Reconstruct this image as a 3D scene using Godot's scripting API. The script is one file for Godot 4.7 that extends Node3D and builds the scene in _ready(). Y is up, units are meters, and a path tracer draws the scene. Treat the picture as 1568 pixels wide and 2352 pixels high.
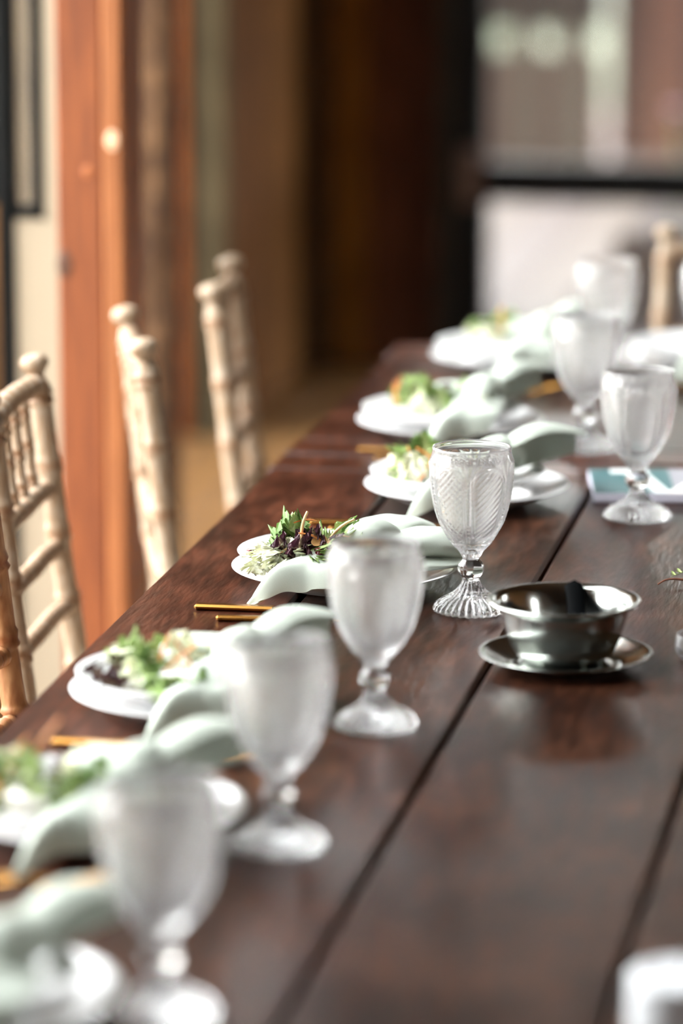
extends Node3D

const TOP := 0.76            # height of the table top
var M := {}
var used := {}
var rng := RandomNumberGenerator.new()

# ---------------------------------------------------------------- mesh building
class MB:
	var v := PackedVector3Array()
	var ix := PackedInt32Array()
	var col := PackedColorArray()
	var uv := PackedVector2Array()
	# a grid of points f(i, j); its front side looks along (d/dj) x (d/di)
	func grid(nu: int, nv: int, f: Callable, wrap := false, colour = null) -> void:
		var b := v.size()
		var w := nu if wrap else nu + 1
		for j in nv + 1:
			for i in w:
				v.append(f.call(i, j))
				uv.append(Vector2(float(i) / nu, float(j) / nv))
				col.append(colour.call(i, j) if colour != null else Color.WHITE)
		for j in nv:
			for i in nu:
				var i2 := (i + 1) % w if wrap else i + 1
				var p := b + j * w + i
				var q := b + j * w + i2
				ix.append_array(PackedInt32Array([p, q, p + w, q, q + w, p + w]))
	func tri(a: Vector3, b: Vector3, c: Vector3, out: Vector3) -> void:
		if (c - a).cross(b - a).dot(out) < 0:
			var t := b
			b = c
			c = t
		var n := v.size()
		v.append_array(PackedVector3Array([a, b, c]))
		uv.append_array(PackedVector2Array([Vector2(0, 0), Vector2(1, 0), Vector2(1, 1)]))
		col.append_array(PackedColorArray([Color.WHITE, Color.WHITE, Color.WHITE]))
		ix.append_array(PackedInt32Array([n, n + 1, n + 2]))
	func quad(a: Vector3, b: Vector3, c: Vector3, d: Vector3, out: Vector3) -> void:
		tri(a, b, c, out)
		tri(a, c, d, out)
	# a box with chamfered edges
	func box(lo: Vector3, hi: Vector3, bev := 0.003, x := Transform3D()) -> void:
		var c := (lo + hi) / 2.0
		var h := (hi - lo) / 2.0
		bev = minf(bev, minf(h.x, minf(h.y, h.z)) * 0.9)
		var k := func(s: Vector3, axis: int) -> Vector3:
			var p := s * (h - Vector3.ONE * bev)
			p[axis] = s[axis] * h[axis]
			return x * (c + p)
		for a in 3:
			var b := (a + 1) % 3
			var d := (a + 2) % 3
			for s in [-1.0, 1.0]:
				var q := []
				for t in [[-1.0, -1.0], [1.0, -1.0], [1.0, 1.0], [-1.0, 1.0]]:
					var g := Vector3.ZERO
					g[a] = s
					g[b] = t[0]
					g[d] = t[1]
					q.append(k.call(g, a))
				var o := Vector3.ZERO
				o[a] = s
				quad(q[0], q[1], q[2], q[3], x.basis * o)
				for s2 in [-1.0, 1.0]:
					var e0 := Vector3.ZERO
					e0[a] = s
					e0[b] = s2
					var e1 := e0
					e0[d] = -1.0
					e1[d] = 1.0
					var o2 := Vector3.ZERO
					o2[a] = s
					o2[b] = s2
					quad(k.call(e0, a), k.call(e1, a), k.call(e1, b), k.call(e0, b), x.basis * o2)
		for sx in [-1.0, 1.0]:
			for sy in [-1.0, 1.0]:
				for sz in [-1.0, 1.0]:
					var g := Vector3(sx, sy, sz)
					tri(k.call(g, 0), k.call(g, 1), k.call(g, 2), x.basis * g)
	func lathe(profile: PackedVector2Array, segs := 48, shape = null) -> void:
		grid(segs, profile.size() - 1, func(i: int, j: int):
			var a := TAU * i / segs
			var p: Vector2 = profile[j]
			if shape != null:
				p = shape.call(a, p, j)
			return Vector3(p.x * cos(a), p.y, p.x * sin(a)), true)
	# a round or flattened sweep along points; radii are (across, thick)
	func sweep(path: PackedVector3Array, radii: PackedVector2Array, segs := 12, side := Vector3.ZERO, wrinkle := 0.0, colour = null) -> void:
		var n := path.size()
		grid(segs, n + 1, func(i: int, j: int):
			var k: int = clampi(j - 1, 0, n - 1)
			var t: Vector3 = (path[mini(k + 1, n - 1)] - path[maxi(k - 1, 0)]).normalized()
			var ref := side if side != Vector3.ZERO else (Vector3.RIGHT if absf(t.x) < 0.9 else Vector3.BACK)
			var nn := (ref - t * ref.dot(t)).normalized()
			var bb := nn.cross(t)
			var a := TAU * i / segs
			var r: Vector2 = radii[k] if j > 0 and j < n + 1 else Vector2.ZERO
			var wr := 1.0 + wrinkle * (sin(3.0 * a + k * 0.55) + 0.7 * sin(5.0 * a - k * 0.8))
			return path[k] + (nn * cos(a) * r.x + bb * sin(a) * r.y) * wr, true, colour)
	# a cloth with thickness over f(u, v)
	func cloth(nu: int, nv: int, f: Callable, thick: float) -> void:
		var nrm := func(i: int, j: int) -> Vector3:
			var a: Vector3 = f.call(maxi(i - 1, 0) / float(nu), j / float(nv))
			var b: Vector3 = f.call(mini(i + 1, nu) / float(nu), j / float(nv))
			var c: Vector3 = f.call(i / float(nu), maxi(j - 1, 0) / float(nv))
			var d: Vector3 = f.call(i / float(nu), mini(j + 1, nv) / float(nv))
			return (d - c).cross(b - a).normalized()
		var at := func(i: int, j: int, s: float) -> Vector3:
			return f.call(i / float(nu), j / float(nv)) + nrm.call(i, j) * s * thick / 2.0
		grid(nu, nv, func(i: int, j: int): return at.call(i, j, 1.0))
		grid(nu, nv, func(i: int, j: int): return at.call(nu - i, j, -1.0))
		var ring := []
		for i in nu: ring.append(Vector2i(i, 0))
		for j in nv: ring.append(Vector2i(nu, j))
		for i in nu: ring.append(Vector2i(nu - i, nv))
		for j in nv: ring.append(Vector2i(0, nv - j))
		var m := ring.size()
		grid(m, 1, func(i: int, j: int):
			var p: Vector2i = ring[i % m]
			return at.call(p.x, p.y, -1.0 if j == 0 else 1.0), true)
	func mesh() -> ArrayMesh:
		var nr := PackedVector3Array()
		nr.resize(v.size())
		for t in range(0, ix.size(), 3):
			var n := (v[ix[t + 2]] - v[ix[t]]).cross(v[ix[t + 1]] - v[ix[t]])
			nr[ix[t]] += n
			nr[ix[t + 1]] += n
			nr[ix[t + 2]] += n
		for i in nr.size():
			nr[i] = nr[i].normalized() if nr[i].length_squared() > 1e-24 else Vector3.UP
		var arr := []
		arr.resize(Mesh.ARRAY_MAX)
		arr[Mesh.ARRAY_VERTEX] = v
		arr[Mesh.ARRAY_NORMAL] = nr
		arr[Mesh.ARRAY_TEX_UV] = uv
		arr[Mesh.ARRAY_COLOR] = col
		arr[Mesh.ARRAY_INDEX] = ix
		var me := ArrayMesh.new()
		me.add_surface_from_arrays(Mesh.PRIMITIVE_TRIANGLES, arr)
		return me

func smooth(points: Array, n: int) -> PackedVector3Array:      # Catmull-Rom through the points
	var out := PackedVector3Array()
	for k in n + 1:
		var t := float(k) / n * (points.size() - 1)
		var i := mini(int(t), points.size() - 2)
		var a: Vector3 = points[maxi(i - 1, 0)]
		var b: Vector3 = points[i]
		var c: Vector3 = points[i + 1]
		var d: Vector3 = points[mini(i + 2, points.size() - 1)]
		out.append(b.cubic_interpolate(c, a, d, t - i))
	return out

func smooth2(points: Array, n: int) -> PackedVector2Array:
	var p3 := []
	for p in points: p3.append(Vector3(p.x, p.y, 0))
	var out := PackedVector2Array()
	for p in smooth(p3, n): out.append(Vector2(maxf(p.x, 0.0), p.y))
	return out

# ---------------------------------------------------------------- naming
func numbered(n: String) -> String:
	var k: int = used.get(n, 0)
	used[n] = k + 1
	return n if k == 0 else "%s_%03d" % [n, k]

func tag(o: Node, label := "", category := "", group := "", kind := "") -> Node:
	if label: o.set_meta("label", label)
	if category: o.set_meta("category", category)
	if group: o.set_meta("group", group)
	if kind: o.set_meta("kind", kind)
	return o

func obj(called: String, mesh: Mesh, mat: Material, parent: Node = self) -> MeshInstance3D:
	var o := MeshInstance3D.new()
	o.mesh = mesh
	o.material_override = mat
	o.name = numbered(called) if parent == self else called
	o.cast_shadow = GeometryInstance3D.SHADOW_CASTING_SETTING_ON
	parent.add_child(o, true)
	return o

func thing(called: String, at: Vector3, label := "", category := "", group := "", kind := "") -> Node3D:
	var o := Node3D.new()
	o.name = numbered(called)
	add_child(o, true)
	o.position = at
	tag(o, label, category, group, kind)
	return o

func dup(o: Node3D, at: Vector3, label := "", group := "") -> Node3D:
	var c: Node3D = o.duplicate()
	var base := RegEx.create_from_string("_\\d{3}$").sub(o.name, "")
	c.name = numbered(base)
	add_child(c, true)
	c.position = at
	if label: c.set_meta("label", label)
	if group: c.set_meta("group", group)
	return c

func bar(called: String, lo: Vector3, hi: Vector3, mat: Material, parent: Node = self, bev := 0.003) -> MeshInstance3D:
	var b := MB.new()
	b.box(lo, hi, bev)
	return obj(called, b.mesh(), mat, parent)

# ---------------------------------------------------------------- materials
func rgb(r: float, g: float, b: float) -> Color:
	return Color(r / 255.0, g / 255.0, b / 255.0)

func noise(freq: float, lo: Color, hi: Color, octaves := 4, sd := 1, size := 512) -> NoiseTexture2D:
	var n := FastNoiseLite.new()
	n.seed = sd
	n.frequency = freq
	n.fractal_octaves = octaves
	var g := Gradient.new()
	g.set_color(0, lo)
	g.set_color(1, hi)
	var t := NoiseTexture2D.new()
	t.width = size
	t.height = size
	t.seamless = true
	t.noise = n
	t.color_ramp = g
	return t

func plain(c: Color, rough := 0.6, metal := 0.0) -> StandardMaterial3D:
	var m := StandardMaterial3D.new()
	m.albedo_color = c
	m.roughness = rough
	m.metallic = metal
	return m

func textured(c: Color, tex: Texture2D, scale: Vector3, rough := 0.6, bump: Texture2D = null, depth := 0.0) -> StandardMaterial3D:
	var m := plain(c, rough)
	m.albedo_texture = tex
	m.uv1_triplanar = true
	m.uv1_world_triplanar = true
	m.uv1_scale = scale
	if bump:
		m.heightmap_enabled = true
		m.heightmap_texture = bump
		m.heightmap_scale = depth
	return m

var grain: NoiseTexture2D
var mottle: NoiseTexture2D

func board_mat(c: Color, sd: int, rough := 0.9) -> StandardMaterial3D:
	var m := textured(c, grain, Vector3(7, 0.6, 7), rough)
	m.metallic_specular = 0.2
	m.uv1_offset = Vector3(0.37 * sd, 0.21 * sd, 0.11 * sd)
	return m

func make_materials() -> void:
	grain = noise(0.012, Color(0.55, 0.55, 0.55), Color(1, 1, 1), 5, 3)
	mottle = noise(0.008, Color(0.35, 0.35, 0.35), Color(1, 1, 1), 5, 8)
	# dark stained, waxed table boards
	var t := textured(rgb(114, 67, 48), noise(0.026, Color(0.5, 0.48, 0.46), Color(1, 1, 1), 6, 11), Vector3(5, 5, 0.9), 0.3, noise(0.05, Color(0, 0, 0), Color(1, 1, 1), 6, 5), 0.035)
	t.metallic_specular = 0.4
	t.metallic_specular = 0.36
	t.detail_enabled = true
	t.detail_albedo = noise(0.007, Color(0.5, 0.42, 0.36), Color(1, 1, 1), 4, 31)
	t.detail_blend_mode = BaseMaterial3D.BLEND_MODE_MUL
	t.detail_uv_layer = BaseMaterial3D.DETAIL_UV_2
	t.uv2_triplanar = true
	t.uv2_world_triplanar = true
	t.uv2_scale = Vector3(1.7, 1.7, 1.1)
	M.table = t
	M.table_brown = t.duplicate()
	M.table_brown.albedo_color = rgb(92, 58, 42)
	M.table_dark = textured(rgb(60, 36, 26), grain, Vector3(6, 1, 6), 0.5)
	M.china = plain(rgb(240, 240, 240), 0.12)
	M.linen = textured(rgb(203, 212, 199), noise(0.3, Color(0.9, 0.9, 0.9), Color(1, 1, 1), 2, 6), Vector3(9, 9, 9), 0.95, noise(0.35, Color.BLACK, Color.WHITE, 2, 7), 0.02)
	M.linen.rim_enabled = true
	M.linen.rim = 0.25
	M.gold = plain(rgb(176, 126, 62), 0.26, 1.0)
	M.steel = plain(rgb(180, 183, 179), 0.17, 1.0)
	M.dark_metal = plain(rgb(12, 13, 13), 0.5)
	M.dark_metal.metallic_specular = 0.25
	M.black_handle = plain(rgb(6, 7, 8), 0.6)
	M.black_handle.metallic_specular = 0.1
	M.copper = plain(rgb(86, 64, 54), 0.45, 0.3)
	for g in [["glass_cup", 0.125, 0.03], ["glass_clear", 0.03, 0.03]]:
		var m := plain(Color(0.98, 0.98, 0.98, g[1]), g[2])
		m.transparency = BaseMaterial3D.TRANSPARENCY_ALPHA
		m.refraction_enabled = true
		m.refraction_scale = 0.05
		M[g[0]] = m
	var pane := plain(Color(1, 1, 1, 0.04), 0.02)
	pane.transparency = BaseMaterial3D.TRANSPARENCY_ALPHA
	M.pane = pane
	M.washed = textured(rgb(192, 182, 167), noise(0.02, Color(0.72, 0.58, 0.44), Color(1, 1, 1), 4, 12), Vector3(9, 2.2, 9), 0.55)
	M.natural = textured(rgb(205, 160, 115), noise(0.02, Color(0.66, 0.52, 0.4), Color(1, 1, 1), 4, 13), Vector3(9, 2.2, 9), 0.5)
	for wd in [M.washed, M.natural]: wd.vertex_color_use_as_albedo = true
	M.node_tan = plain(rgb(182, 128, 84), 0.6)
	M.cushion = plain(rgb(205, 196, 180), 0.9)
	M.cedar = textured(rgb(150, 82, 37), noise(0.012, Color(0.72, 0.66, 0.62), Color(1, 1, 1), 5, 14), Vector3(8, 0.7, 8), 0.55)
	M.cedar_light = textured(rgb(166, 102, 56), noise(0.012, Color(0.8, 0.76, 0.72), Color(1, 1, 1), 5, 15), Vector3(8, 0.7, 8), 0.5)
	M.rough_timber = textured(rgb(150, 112, 76), noise(0.014, Color(0.35, 0.3, 0.27), Color(1, 1, 1), 4, 16), Vector3(3.2, 2.2, 3.2), 0.9)
	M.cream = plain(rgb(214, 202, 184), 0.8)
	M.beige = plain(rgb(160, 146, 124), 0.8)
	M.ceiling = textured(rgb(120, 90, 62), grain, Vector3(1, 7, 7), 0.8)
	M.floor = textured(rgb(150, 108, 62), grain, Vector3(7, 7, 0.6), 0.45)
	# food
	for f in [["leaf", 0.5], ["leaf_red", 0.45]]:
		var m := plain(Color.WHITE, f[1])
		m.vertex_color_use_as_albedo = true
		m.backlight_enabled = true
		m.backlight = Color(0.5, 0.5, 0.5)
		M[f[0]] = m
	M.carrot = plain(rgb(244, 158, 92), 0.4)
	M.carrot_pale = plain(rgb(246, 206, 150), 0.4)
	M.cranberry = plain(rgb(92, 18, 26), 0.25)
	M.almond = plain(rgb(214, 164, 104), 0.5)
	M.leafgreen = plain(rgb(128, 160, 84), 0.6)
	M.stem_red = plain(rgb(120, 70, 48), 0.6)

# ---------------------------------------------------------------- tableware
func goblet_proto() -> Node3D:
	var t := thing("goblet", Vector3.ZERO)
	# ribbed, scalloped foot
	var outer := smooth2([Vector2(37, 0.2), Vector2(38.4, 1.6), Vector2(38.2, 4), Vector2(35.5, 8.5), Vector2(30, 12.8), Vector2(24.5, 15.6), Vector2(21.4, 17.6), Vector2(18.6, 19.6), Vector2(14.6, 23.2), Vector2(11.3, 27.5), Vector2(9.4, 31), Vector2(8.7, 33)], 44)
	var prof := PackedVector2Array([Vector2(0, 6), Vector2(10, 5.6), Vector2(22, 3.5), Vector2(32, 1.0), Vector2(35, 0.2)])
	prof.append_array(outer)
	prof.append(Vector2(0, 33))
	var foot := MB.new()
	foot.lathe(prof, 240, func(a: float, p: Vector2, j: int):
		var r := p.x
		if j > 4:
			if p.y < 17.5:
				r *= 1.0 + 0.045 * (absf(cos(15.0 * a)) * 2.0 - 1.0)
			else:
				r *= 1.0 + 0.05 * (absf(cos(8.0 * a)) * 2.0 - 1.0)
		return Vector2(r, p.y) * 0.001)
	obj("foot", foot.mesh(), M.glass_clear, t)
	# faceted knop
	var sp := PackedVector2Array([Vector2(0, 33.1), Vector2(8.7, 33.1)])
	sp.append_array(smooth2([Vector2(8.8, 33.6), Vector2(9.6, 36), Vector2(12.6, 40), Vector2(13.8, 45), Vector2(13.2, 49), Vector2(10.2, 53), Vector2(8.7, 55.5), Vector2(9.2, 57.4)], 26))
	sp.append(Vector2(0, 57.4))
	var stem := MB.new()
	stem.lathe(sp, 96, func(a: float, p: Vector2, _j: int):
		var k := fposmod(a, TAU / 8.0) - TAU / 16.0
		return Vector2(p.x * (0.93 / cos(k) + 0.03), p.y) * 0.001)
	obj("stem", stem.mesh(), M.glass_clear, t)
	# pressed cup: arches, lattice and fans in relief
	var cp := PackedVector2Array([Vector2(0, 57.5), Vector2(9, 57.6)])
	var out_pts := [Vector2(9.4, 58), Vector2(11.8, 63), Vector2(15.5, 67), Vector2(20.6, 72.5), Vector2(22.3, 75.5), Vector2(26.4, 82), Vector2(33.4, 95), Vector2(38.9, 113), Vector2(42.0, 131), Vector2(43.2, 149), Vector2(43.0, 161), Vector2(41.8, 166), Vector2(41.0, 169.5), Vector2(41.0, 173), Vector2(40.2, 174.3)]
	var outp := smooth2(out_pts, 210)
	cp.append_array(outp)
	var n_out := cp.size()
	cp.append_array(smooth2([Vector2(39.2, 174.2), Vector2(38.6, 172), Vector2(38.8, 160), Vector2(38.4, 140), Vector2(35.6, 120), Vector2(30.5, 100), Vector2(23.5, 87), Vector2(14, 78), Vector2(0, 74.5)], 46))
	var cup := MB.new()
	var panels := 6.0
	cup.lathe(cp, 384, func(a: float, p: Vector2, j: int):
		var d := 0.0
		if j > 2 and j < n_out:
			if p.y > 76.0 and p.y < 164.0:
				var s := fposmod(a / TAU * panels, 1.0) * 2.0 - 1.0           # -1..1 across a panel
				var half := TAU / panels / 2.0 * p.x                           # mm
				var x := s * half
				var arch_r := 0.80 * 22.0
				var spring := 157.0 - arch_r * 0.9
				var dist := 0.0                                                # mm inside (+) the arch
				if p.y < spring:
					dist = 0.86 * half - absf(x)
				else:
					dist = 0.86 * half - Vector2(x, (p.y - spring) * 1.15).length()
				d += 1.2 * exp(-pow(dist / 0.85, 2.0)) + 0.95 * exp(-pow((dist - 2.9) / 0.8, 2.0))
				if dist > 4.2:
					var k := int(floor(fposmod(a / TAU * panels, panels)))
					var lat := absf(sin((x + (p.y - 70.0)) * 0.46))
					var lat2 := absf(sin((x - (p.y - 70.0)) * 0.46))
					if k % 2 == 0:
						d += 0.75 * pow(maxf(lat, lat2 * 0.7), 5.0)
					else:
						d += 0.55 * pow(lat * lat2, 1.5) + 0.25 * sin(x * 2.3 + p.y) * sin(p.y * 2.1 - x)
				elif dist < -1.0:
					if p.y > 140.0:                                            # fan between two arches
						var fx := (1.0 - absf(s)) * half * signf(s)
						var ang := atan2(fx, p.y - 142.0)
						d += 0.6 * absf(cos(ang * 7.0)) * smoothstep(142.0, 148.0, p.y) * smoothstep(164.0, 160.0, p.y)
					else:
						d += 0.5 * sin(p.y * 1.5)
			elif p.y > 58.0 and p.y < 73.0:
				d += 0.5 * absf(cos(12.0 * a))
		return Vector2(maxf(p.x + d * 1.4, 0.0), p.y) * 0.001)
	obj("cup", cup.mesh(), M.glass_cup, t)
	return t

func plate_mesh(r: float, h: float) -> ArrayMesh:
	var b := MB.new()
	var p := PackedVector2Array([Vector2(0, 0.003), Vector2(r * 0.5, 0.003), Vector2(r * 0.52, 0.0), Vector2(r * 0.56, 0.0), Vector2(r * 0.6, 0.004)])
	p.append_array(smooth2([Vector2(r * 0.72, h * 0.28), Vector2(r * 0.88, h * 0.68), Vector2(r * 0.975, h * 0.9), Vector2(r, h * 0.97), Vector2(r * 0.995, h), Vector2(r * 0.97, h * 1.0), Vector2(r * 0.9, h * 0.84), Vector2(r * 0.75, h * 0.46), Vector2(r * 0.62, 0.0075), Vector2(r * 0.4, 0.0066)], 40))
	p.append(Vector2(0, 0.0064))
	b.lathe(p, 96)
	return b.mesh()

func leaf_mesh(length: float, width: float, ruffle: float, waves: float, curl: float, cup: float, inner: Color, rim: Color, sd: int, teeth := 0.16) -> ArrayMesh:
	var nz := FastNoiseLite.new()
	nz.seed = sd * 17
	nz.frequency = 1.0
	nz.fractal_octaves = 2
	var nu := 20
	var nv := 44
	var b := MB.new()
	b.grid(nu, nv, func(i: int, j: int):
		var s := i / float(nu) * 2.0 - 1.0
		var u := j / float(nv)
		var side := 3.7 * signf(s)
		var w := width * pow(sin(PI * clampf(0.07 + 0.88 * pow(u, 0.7), 0.0, 1.0)), 0.55)
		w *= 1.0 + teeth * 2.6 * nz.get_noise_2d(u * waves * 1.6, side) * absf(s) + teeth * 1.4 * nz.get_noise_2d(u * waves * 2.6, side + 9.0) * s * s
		var tip := length * 0.12 * nz.get_noise_2d(s * 3.0, 20.0) * u
		var e := pow(absf(s), 1.8) * smoothstep(0.0, 0.25, u)
		var y := ruffle * e * 2.4 * nz.get_noise_2d(u * waves, side + s) + ruffle * 1.2 * e * nz.get_noise_2d(u * waves * 3.0, side * 2.0) + ruffle * 0.7 * nz.get_noise_2d(u * 3.0 + 7.0, s * 2.0) + cup * s * s * w
		var a := curl * u
		var along := length * (sin(a) / curl if absf(curl) > 0.01 else u) + tip
		var lift := length * ((1.0 - cos(a)) / curl if absf(curl) > 0.01 else 0.0)
		return Vector3(s * w, lift + y * cos(a), -along + y * sin(a)), false, func(i: int, j: int):
		var s := absf(i / float(nu) * 2.0 - 1.0)
		var u := j / float(nv)
		var k := clampf(0.1 + s * 0.6 + u * 0.55 + 0.5 * nz.get_noise_2d(u * 6.0, i * 0.4), 0.0, 1.0)
		if s < 0.12: k *= 0.3
		return inner.lerp(rim, k).srgb_to_linear())
	return b.mesh()

var food := {}
func make_food() -> void:
	food.green = leaf_mesh(0.05, 0.021, 0.010, 7.0, 1.1, 0.3, rgb(204, 214, 152), rgb(110, 142, 70), 1, 0.2)
	food.green_b = leaf_mesh(0.044, 0.023, 0.011, 8.0, 1.7, 0.2, rgb(216, 222, 172), rgb(150, 176, 104), 2, 0.24)
	food.pale = leaf_mesh(0.042, 0.020, 0.009, 5.0, 1.3, 0.3, rgb(252, 252, 240), rgb(234, 236, 204), 3, 0.16)
	food.red = leaf_mesh(0.044, 0.011, 0.007, 6.0, 1.3, 0.3, rgb(196, 178, 146), rgb(68, 26, 42), 4, 0.34)
	var c := MB.new()
	c.sweep(smooth([Vector3(0, 0, 0), Vector3(0.001, 0.016, 0), Vector3(0.005, 0.03, 0.002), Vector3(0.011, 0.041, 0.003)], 12), PackedVector2Array(range(13).map(func(k): return Vector2(0.0019, 0.0015) * (1.0 - 0.3 * absf(k - 6) / 6.0))), 8)
	food.shred = c.mesh()
	var cr := MB.new()
	cr.lathe(smooth2([Vector2(0, -5), Vector2(3.4, -3.8), Vector2(5, 0), Vector2(3.6, 3.6), Vector2(0, 4.6)], 14), 18, func(a: float, p: Vector2, j: int):
		return Vector2(p.x * (1.0 + 0.16 * sin(3.0 * a + j) + 0.1 * sin(7.0 * a - j * 0.9)), p.y) * 0.001)
	food.berry = cr.mesh()
	var al := MB.new()
	al.lathe(smooth2([Vector2(0, -0.7), Vector2(6, -0.7), Vector2(8, 0), Vector2(6, 0.7), Vector2(0, 0.7)], 14), 22, func(a: float, p: Vector2, _j: int):
		return Vector2(p.x * (1.0 + 0.25 * cos(2.0 * a) + 0.1 * cos(a)), p.y + p.x * p.x * 0.02) * 0.001)
	food.almond = al.mesh()

const KINDS := {
	"green": ["lettuce_leaf", "lettuce", "leaf"], "green_b": ["lettuce_leaf", "lettuce", "leaf"], "pale": ["lettuce_leaf", "lettuce", "leaf"],
	"red": ["red_lettuce_leaf", "lettuce", "leaf_red"], "shred": ["carrot_shred", "carrot", "carrot"], "shred_pale": ["carrot_shred", "carrot", "carrot_pale"],
	"berry": ["dried_cranberry", "cranberry", "cranberry"], "almond": ["almond_slice", "almond", "almond"]}

func bite(kind: String, at: Vector3, turn: Vector3, size: float, label: String, group := "") -> void:
	var k: Array = KINDS[kind]
	var o := obj(k[0], food["shred" if kind == "shred_pale" else kind], M[k[2]])
	o.position = at
	o.rotation_degrees = turn
	o.scale = Vector3.ONE * size
	tag(o, label, k[1], group)

# a mound of salad for the plates out of focus
func mound(c: Vector3, r: float, h: float, n: int, sd: int, where: String) -> void:
	rng.seed = sd
	var names := {"green": "green frilly lettuce leaf", "green_b": "curled bright lettuce leaf", "pale": "pale inner lettuce leaf", "red": "dark red lettuce leaf", "shred": "orange carrot shred", "berry": "dark red dried cranberry", "almond": "tan almond slice"}
	var seq := ["pale", "green_b", "pale", "green", "pale", "green_b", "shred", "red", "green", "pale", "shred", "berry", "green_b", "almond", "shred", "pale", "berry", "red", "shred", "green", "pale", "green_b", "berry", "almond"]
	var lots := {}
	for k in n:
		var kind: String = seq[k % seq.size()]
		var a := rng.randf() * TAU
		var d := sqrt(rng.randf()) * r
		var small := kind in ["shred", "berry", "almond"]
		var y := h * (1.0 - pow(d / r, 2.0)) * rng.randf_range(0.5, 1.0)
		var at := c + Vector3(cos(a) * d * 1.15, y if small else y * 0.5, sin(a) * d)
		var turn := Vector3(rng.randf_range(-5, 55), rad_to_deg(-a) - 90.0 + rng.randf_range(-80, 80), rng.randf_range(-30, 30))
		if not lots.has(kind): lots[kind] = []
		lots[kind].append([at, turn, rng.randf_range(0.72, 1.0)])
	for kind in lots:
		var all: Array = lots[kind]
		all.sort_custom(func(p, q): return p[0].x - 0.178 * p[0].z < q[0].x - 0.178 * q[0].z)
		var m := all.size()
		for k in m:
			var nm: String = names[kind]
			var text := "%s in the salad %s" % [nm, where]
			if m > 1:
				if k == 0: text = "leftmost %s in the salad %s" % [nm, where]
				elif k == m - 1: text = "rightmost %s in the salad %s" % [nm, where]
				else: text = "%s %s from the left in the salad %s" % [["", "second", "third", "fourth", "fifth"][k], nm, where]
			bite(kind, all[k][0], all[k][1], all[k][2], text, "%s pieces in the salad %s" % [nm, where] if m > 1 else "")

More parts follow.
